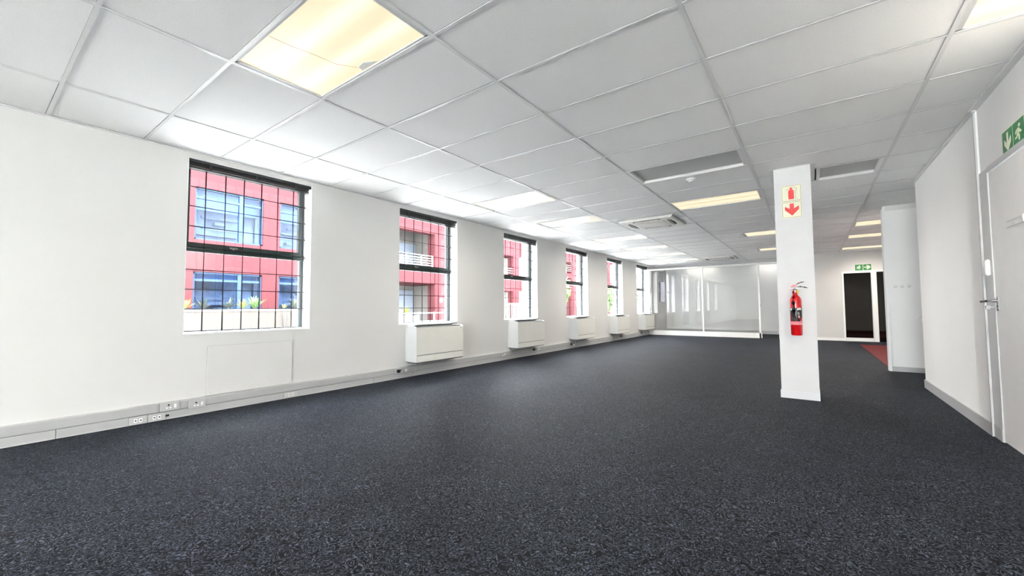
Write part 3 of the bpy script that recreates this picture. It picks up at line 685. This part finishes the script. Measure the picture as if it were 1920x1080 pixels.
# exit sign figures: running man and arrow polygons on a 1x1 field, (u right, v up)
MAN = [[(.50, .80), (.56, .86), (.64, .86), (.69, .80), (.67, .73), (.60, .70), (.53, .73)],           # head
       [(.34, .66), (.50, .70), (.60, .66), (.66, .56), (.74, .54), (.78, .48), (.72, .44), (.62, .46), (.57, .54), (.54, .44), (.60, .36), (.58, .16), (.50, .16), (.48, .32), (.40, .40), (.37, .30), (.18, .28), (.18, .36), (.32, .38), (.38, .50), (.42, .58), (.34, .58), (.28, .48), (.20, .52), (.28, .64)]]
ARR = [[(.44, .90), (.58, .90), (.58, .45), (.84, .66), (.84, .40), (.52, .06), (.18, .40), (.18, .66), (.44, .45)]]
def exit_sign(name_label, loc, w, h, axis, flipman, arrow_dir, first):
    t = thing('exit_sign', name_label, 'sign', loc)
    sgn = -1
    def P(pts, u0, uw, lo, hi, m, nm, rot=0, mirror=False):
        out = []
        for u, v in pts:
            if mirror: u = 1 - u
            for _ in range(rot): u, v = 1 - v, u
            out.append((u0 + u * uw, h * .06 + v * h * .88))
        if axis == 'y': MB().prism(out, 'y', lo, hi).build(nm, m, t)
        else: MB().prism([(-a, b) for a, b in out], 'x', lo, hi).build(nm, m, t)
    full = [(0, 0), (1, 0), (1, 1), (0, 1)]
    def Q(u0, u1, v0, v1, lo, hi, m, nm):
        pts = [(u0, v0), (u1, v0), (u1, v1), (u0, v1)]
        if axis == 'y': MB().prism(pts, 'y', lo, hi).build(nm, m, t)
        else: MB().prism([(-a, b) for a, b in pts], 'x', lo, hi).build(nm, m, t)
    Q(0, w, 0, h, -.004, 0, SIGNC, 'board')
    g = h * .045
    Q(g, w / 2 - g * .6, g, h - g, -.0048, -.004, SIGNG, 'green_field'); Q(w / 2 + g * .6, w - g, g, h - g, -.0048, -.004, SIGNG, 'green_field')
    ua, ub = (g, w / 2 - g * .6), (w / 2 + g * .6, w - g)
    am, mm = (ua, ub) if first == 'arrow' else (ub, ua)
    for p in ARR: P(p, am[0], am[1] - am[0], -.0056, -.0048, SIGNC, 'arrow_symbol', rot=(0 if arrow_dir == 'down' else 1))
    for p in MAN: P(p, mm[0], mm[1] - mm[0], -.0056, -.0048, SIGNC, 'running_figure', mirror=flipman)
    return t
exit_sign('green exit sign with down arrow above the right door', (XD, 3.955, 2.062), .375, .175, 'x', False, 'down', 'arrow')
exit_sign('green exit sign with right arrow above the dark glazed door', (6.00, 15.05, 2.035), .375, .19, 'y', False, 'right', 'man')

# things on the stub wall
for i, x in enumerate((6.016, 6.095, 6.173)):
    t = thing('dimmer', 'round white dimmer on stub wall, %s of three' % ('left', 'middle', 'right')[i], 'dimmer', (x, 8.32, 1.322), 'row of round dimmers on the stub wall')
    MB().lathe([(.020, 0), (.020, -.008), (.016, -.012)], axis='y', seg=20).build('base', GREYP, t, True)
    MB().lathe([(.014, -.012), (.014, -.024), (.010, -.028), (.002, -.029)], axis='y', seg=18).build('knob', WHITE, t, True)
t = thing('wall_ledge', 'narrow white ledge on stub wall beside right wall corner', 'shelf', (6.245, 8.32, .835))
MB().box(0, .70, -.12, 0, .005, .030, .003).build('shelf_board', WHITE, t); MB().box(.05, .08, -.09, 0, -.06, .005).build('bracket', WHITE, t); MB().box(.6, .63, -.09, 0, -.06, .005).build('bracket', WHITE, t)

# ------------------------------------------------------------------ glazed frame and doorway in far wall
d = bpy.data.objects.new('door_2', None); COL.objects.link(d); d.location = (5.70, 15.03, 0); struct(d)
MB().box(0, .04, 0, .10, 0, 2.03).box(.645, .735, 0, .10, 0, 2.03).box(.04, .645, 0, .10, 1.975, 2.03).box(.04, .645, 0, .10, 0, .10).build('door_frame', WHITE, d)
MB().box(.648, .656, -.006, .0, .0, 2.0).box(.03, .655, -.006, 0, .098, .106).build('bead', SKIRT, d)
MB().box(.04, .645, .045, .055, .10, 1.975).build('pane', DGLASS, d)
d = bpy.data.objects.new('door_3', None); COL.objects.link(d); d.location = (6.435, 15.03, 0); struct(d)
MB().box(.0, .03, 0, .12, 0, 2.03).box(.03, .93, 0, .12, 1.99, 2.03).box(.88, .93, 0, .12, 0, 1.99).build('door_frame', WHITE, d)
MB().box(.035, .875, .05, .06, .01, 1.985).build('pane', DGLASS, d)  # dark pane added across the open doorway to darken it

# ------------------------------------------------------------------ glass partition
ht = 2.43
t = thing('glass_partition', 'white framed glass partition at the far end of office', 'partition', (0, 14.97, 0)); t['kind'] = 'structure'
MB().box(0.0, 3.645, 0, .07, 0, .165, .002).build('bottom_rail', WHITE, t)
MB().box(0.0, 4.64, 0, .07, ht - .045, ht, .002).build('top_rail', WHITE, t)
for x in (.05, 1.905, 3.595): MB().box(x - (.022), x + .025, 0, .07, .165 if x < 3 else 0, ht - .045, .002).build('post', WHITE, t)
MB().box(.075, 1.883, .03, .038, .165, ht - .045).build('pane', PGLASS, t)
MB().box(1.93, 3.573, .03, .038, .165, ht - .045).build('pane', PGLASS, t)
MB().box(3.62, 3.632, -.02, 0, 1.02, 1.09).build('strike_plate', STEEL, t)
d = bpy.data.objects.new('door_4', None); COL.objects.link(d); d.location = (4.10, 15.05, 0); struct(d)
MB().box(0, .04, .0, .82, .01, 2.38, .002).build('leaf', DOORW, d)
MB().tube([(-.0, .76, 1.05), (-.05, .76, 1.05), (-.055, .66, 1.05)], .009, 8).build('lever_handle', STEEL, d, True)
tag(MB().box(0.06, .072, 16.7, 16.78, .19, .24).build('data_socket', HOLE), 'dark twin outlet low behind the glass partition', 'socket') if False else None

# ------------------------------------------------------------------ outside
REDW = mat('red_render', (.052, .0165, .0188), .7, spec=.0, noise=.05, nscale=1.2)
BEIGE = mat('beige_render', (.050, .045, .041), .8, spec=.0, noise=.04)
PALE = mat('pale_render', (.17, .164, .155), .8, spec=.0, noise=.04)
BLUEF = mat('blue_window_frame', (.022, .037, .066), .6, spec=.05)
INT = mat('dim_interior', (.24, .24, .245), .8, spec=0, noise=.5, nscale=2.5)
RAILW = mat('white_railing', (.2, .2, .2), .6, spec=.1)
LEAF = mat('green_leaf', (.045, .09, .02), .5, noise=.3, nscale=9); LEAFY = mat('yellow_green_leaf', (.13, .14, .02), .5, noise=.3, nscale=9); LEAFD = mat('dark_spiky_leaf', (.016, .025, .016), .5)
BGL = glass('facade_glass', (.70, .8, .95), 0.02, -.024)
BLINDW = mat('facade_blind', (.12, .15, .20), .7, spec=0)
struct(MB().box(-60, -.3, -15, 75, -.4, -.3).build('ground', mat('street_paving', (.46, .455, .445), .9, spec=.1, noise=.08, nscale=.7)))
struct(MB().box(-.3, 22, -30, NY - .25, -.4, -.3).build('ground_forecourt', mat('pale_bounce_concrete', (.78, .77, .75), .9, spec=.1, noise=.05, nscale=.7)))  # unseen ground kept extra pale to bounce sunlight onto the ceiling

FX = -8.0
bl = thing('red_building', 'red rendered building with blue framed windows across the street', 'building', (FX, 0, -.3))
# facade openings (y0,y1,z0,z1)
ops = []
for y0 in (-6.0, -1.1, 0, 0): pass
OP = [(3.24, 4.90, 2.88, 4.28), (5.36, 6.60, 2.88, 4.28), (3.24, 4.90, 0.9, 2.03), (5.36, 6.60, 0.9, 2.03),
      (.2, 1.86, 2.88, 4.28), (.2, 1.86, .9, 2.03), (-3, -1.34, 2.88, 4.28), (-3, -1.34, .9, 2.03), (7.1, 8.4, 2.88, 4.28), (7.1, 8.4, .9, 2.03)]
wm = MB(); ys = sorted({-6.0, 9.3} | {o[0] for o in OP} | {o[1] for o in OP}); zs = sorted({-.3, 8.4} | {o[2] for o in OP} | {o[3] for o in OP})  # unseen upper height raised to keep the sun off the street windows
for ya, yb2 in zip(ys, ys[1:]):
    for za, zb in zip(zs, zs[1:]):
        cy, cz = (ya + yb2) / 2, (za + zb) / 2
        if any(o[0] < cy < o[1] and o[2] < cz < o[3] for o in OP): continue
        wm.box(-.3, 0, ya, yb2, za + .3, zb + .3)
bmesh.ops.remove_doubles(wm.bm, verts=wm.bm.verts, dist=1e-5)
wm.build('wall', REDW, bl)
MB().box(-4.0, -3.9, -6, 12.3, 0, 8.7).box(-4, -.3, -6.1, -6, 0, 8.7).box(-4, -.3, 12.25, 12.32, 0, 8.7).box(-3.9, -.3, -6, 9.3, 2.62, 2.8).build('inner_wall', PALE, bl)
MB().box(-4.0, 0.15, -6.1, 12.35, 8.7, 8.9).build('roof', BEIGE, bl)
for (y0, y1, z0, z1) in OP:
    up = z0 > 2; w_, h_ = y1 - y0, z1 - z0
    f = MB().box(-.12, -.06, 0, w_, 0, .05).box(-.12, -.06, 0, w_, h_ - .05, h_).box(-.12, -.06, 0, .05, 0, h_).box(-.12, -.06, w_ - .06, w_, 0, h_)
    zt = h_ - .27 if up else h_ - .22
    f.box(-.13, -.05, 0, w_, zt - .03, zt + .03)
    if w_ > 1.5: f.box(-.14, -.04, 1.04, 1.13, 0, h_)
    f = f.build('window', BLUEF, bl, loc=(0, y0, z0 + .3))
    MB().box(-.095, -.085, .05, w_ - .06, .05, h_ - .05).build('pane', BGL, f)
    MB().box(-.45, -.40, 0.0, w_, h_ * (.62 if up else .8), h_).build('blind', BLINDW, f)
    g = MB()
    for k in range(5 if up else 3): g.box(-.9 - .2 * (k % 2), -.86, random.uniform(0, w_ * .5), random.uniform(w_ * .6, w_), .1 + k * .16, .14 + k * .16 + random.uniform(0, .05))
    g.build('interior_shelves', PALE, f)
    MB().box(-1.3, -1.25, -.2, w_ + .2, -.1, h_ + .1).build('interior_wall', INT, f)
# balcony bay with column
MB().box(-.35, 0, 9.3, 12.35, 4.50, 8.7).box(-2.0, 0, 9.3, 12.35, 2.36, 2.87).build('balcony_band', REDW, bl)
MB().box(-.45, 0.02, 11.68, 12.33, 0, 4.5, .02).build('column', REDW, bl)
MB().box(-2.05, -1.95, 9.3, 12.3, 0, 6.4).box(-2, -.3, 9.3, 9.35, 0, 6.4).build('recess_wall', PALE, bl)
for z, h_, m_ in ((3.90, .42, BLUEF), (1.86, .42, INT)):
    f = MB().box(-1.94, -1.90, 9.9, 10.95, z, z + h_).build('window', m_, bl)
MB().box(-1.94, -1.88, 11.2, 12.1, .3, 2.15).build('door', mat('pale_blue_door', (.17, .20, .25), .5), bl)
MB().box(-1.94, -1.88, 11.3, 12.2, 2.9, 4.3).build('door', mat('pale_blue_door2', (.17, .20, .25), .5), bl)
r = MB()
for z in (3.02, 3.12, 3.22, 3.32, 3.42, 3.53): r.box(-.10, -.07, 9.35, 11.7, z, z + .035)
for y in (9.4, 10.2, 11.0, 11.6): r.box(-.11, -.06, y, y + .04, 2.87, 3.56)
r.build('balcony_railing', RAILW, bl)
MB().box(.02, .03, 11.97, 12.13, 1.60, 1.74).build('notice_plate', RAILW, bl)

# planter wall with plants
pl = thing('planter_wall', 'low beige planter wall outside the nearest window', 'planter', (-6.0, 0, -.3))
MB().box(-.45, 0, -1.0, 6.3, 0, 1.28, .01).build('planter_body', BEIGE, pl)
MB().box(-.47, .02, -1.0, 6.3, 1.28, 1.34, .01).build('coping', RAILW, pl)
MB().tube([(.03, 4.62, .1), (.03, 4.62, 1.2)], .035, 8).build('downpipe', RAILW, pl, True)
def spiky(x, y, z, n, r, m, label, name='spiky_plant'):
    t = thing(name, label, 'plant', (x, y, z), 'planter plants outside')
    b = MB()
    for i in range(n):
        a = random.uniform(0, 6.28); l = r * random.uniform(.6, 1.1); e_ = random.uniform(.5, 1.35)
        d_ = Vector((math.cos(a) * math.cos(e_), math.sin(a) * math.cos(e_), math.sin(e_)))
        s_ = Vector((-math.sin(a), math.cos(a), 0)) * r * .05
        p1 = d_ * l * .55; p2 = d_ * l + Vector((0, 0, -.12 * l))
        A = [b.bm.verts.new(v) for v in (-s_ * .6, s_ * .6, p1 + s_, p2, p1 - s_)]
        b.bm.faces.new(A)
    b.build('leaves', m, t)
    MB().lathe([(.03, 0), (.02, .06)], seg=8).build('stem', LEAFD, t)
specs = [(2.62, .30, LEAFY, 'yellow green plant at left end of planter outside'), (2.95, .30, LEAFD, 'dark spiky plant near left of planter outside'), (3.45, .32, LEAFD, 'second dark spiky plant from left in outside planter'),
         (3.75, .30, LEAFY, 'yellowish plant left of the leafy green one outside'), (4.02, .42, LEAF, 'leafy green plant near middle of outside planter'), (4.98, .36, LEAFD, 'spiky dark plant at right end of outside planter'), (5.10, .24, LEAFY, 'low yellow plant at right end of outside planter'), (4.72, .16, LEAFY, 'tiny yellow plant beside blue frame outside')]
for y, r_, m_, lb_ in specs: spiky(-6.22, y * 1.0, 1.04, 34, r_, m_, lb_)
for y, r_ in ((8.35, .45), (8.95, .38)): spiky(-6.5, y, .80, 40, r_, LEAFY, 'green plant behind railing outside second window, %s one' % ('left' if y < 8.6 else 'right'))
tag(MB().box(-6.8, -6.2, 7.9, 9.3, -.3, .78, .01).build('plant_trough', PALE), 'pale trough holding plants outside the second window', 'planter')
# railings / picket fence
def rail_fence(x, y0, y1, z0, z1, n, horiz, label):
    t = thing('railing', label, 'fence', (x, y0, z0)); h_ = z1 - z0
    for k in range(n):
        y = (y1 - y0) * k / (n - 1)
        MB().box(-.02, .02, y - .018, y + .018, 0, h_).build('upright', RAILW, t)
    for k in range(horiz):
        z = h_ * (.25 + .72 * k / max(1, horiz - 1)); MB().box(-.015, .015, 0, y1 - y0, z - .02, z + .02).build('rail', RAILW, t)
rail_fence(-6.0, 7.6, 12.0, -.3, .90, 7, 4, 'low white railing outside the second window')
rail_fence(-6.0, 12.6, 18.5, -.3, 1.25, 42, 2, 'white picket fence outside the third window')
# further red buildings down the street
def balcony_block(x, y0, y1, zt, cols, label, mid=(2.3, 3.15), top=4.7, inner=PALE):
    t = thing('red_balcony_building', label, 'building', (x, y0, -.3), 'red buildings farther down the street'); L_ = y1 - y0
    MB().box(-4, -1.2, 0, L_, 0, zt + .3).build('recess_wall', inner, t)
    MB().box(-1.2, 0, 0, L_, top + .3, zt + .3).build('top_band', REDW, t)
    MB().box(-1.2, 0, 0, L_, mid[0] + .3, mid[1] + .3).build('balcony_band', REDW, t)
    for a, b in cols: MB().box(-.5, .02, a - y0, b - y0, 0, zt + .3).build('column', REDW, t)
    for k in range(4): MB().box(-.06, -.03, 0, L_, mid[1] + .5 + k * .16, mid[1] + .53 + k * .16).build('balcony_rail', RAILW, t)
    for k in range(int(L_ / 2)):
        MB().box(-1.2, -1.16, .5 + k * 2.0, 1.5 + k * 2.0, 1.0, 2.2).build('window', BLUEF, t); MB().box(-1.2, -1.16, .5 + k * 2, 1.5 + k * 2, 3.6, 4.8).build('window', BLINDW, t)
balcony_block(-12, 20.3, 24.0, 6.4, [(20.3, 20.8), (22.9, 23.6)], 'red balcony block visible through the third window', (2.2, 3.1))
balcony_block(-12, 28.0, 32.6, 7.2, [(31.6, 32.5)], 'red balcony block visible through the fourth window', (3.6, 4.0), 5.0)
balcony_block(-12, 36.5, 41.2, 7.6, [(39.6, 40.2)], 'red balcony block visible through the fifth window', (2.3, 3.6), 5.6)
balcony_block(-12, 45.5, 48.0, 8.4, [(46.0, 46.9)], 'red block visible at left of the sixth window', (4.2, 5.0), 5.9)
def tree(x, y, h_, r_, label):
    t = thing('tree', label, 'tree', (x, y, -.3), 'trees down the street')
    MB().tube([(0, 0, 0), (.05, .03, h_ * .35), (.0, .1, h_ * .6)], [.12, .09, .05], 8).build('trunk', mat('bark', (.12, .09, .06), .9), t, True)
    b = MB()
    for i in range(420):
        u = Vector((random.gauss(0, 1), random.gauss(0, 1), random.gauss(0, 1))).normalized() * r_ * random.uniform(.4, 1)
        c = Vector((u.x, u.y, h_ * .65 + u.z * 1.3)); a = Vector((random.uniform(-1, 1), random.uniform(-1, 1), random.uniform(-1, 1))) * .16; d_ = Vector((random.uniform(-1, 1), random.uniform(-1, 1), random.uniform(-1, 1))) * .16
        b.bm.faces.new([b.bm.verts.new(c + v) for v in (a, d_, -a, -d_)])
    b.build('crown', LEAF, t)
tree(-10.5, 24.9, 3.4, .55, 'slim tree beside red block through third window'); tree(-10.5, 27.0, 4.2, .8, 'tree at left of the fourth window view')
tree(-9.6, 34.2, 3.2, .9, 'leafy tree low in the fifth window view'); tree(-9.6, 39.5, 3.6, 1.0, 'leafy tree low in the sixth window view')
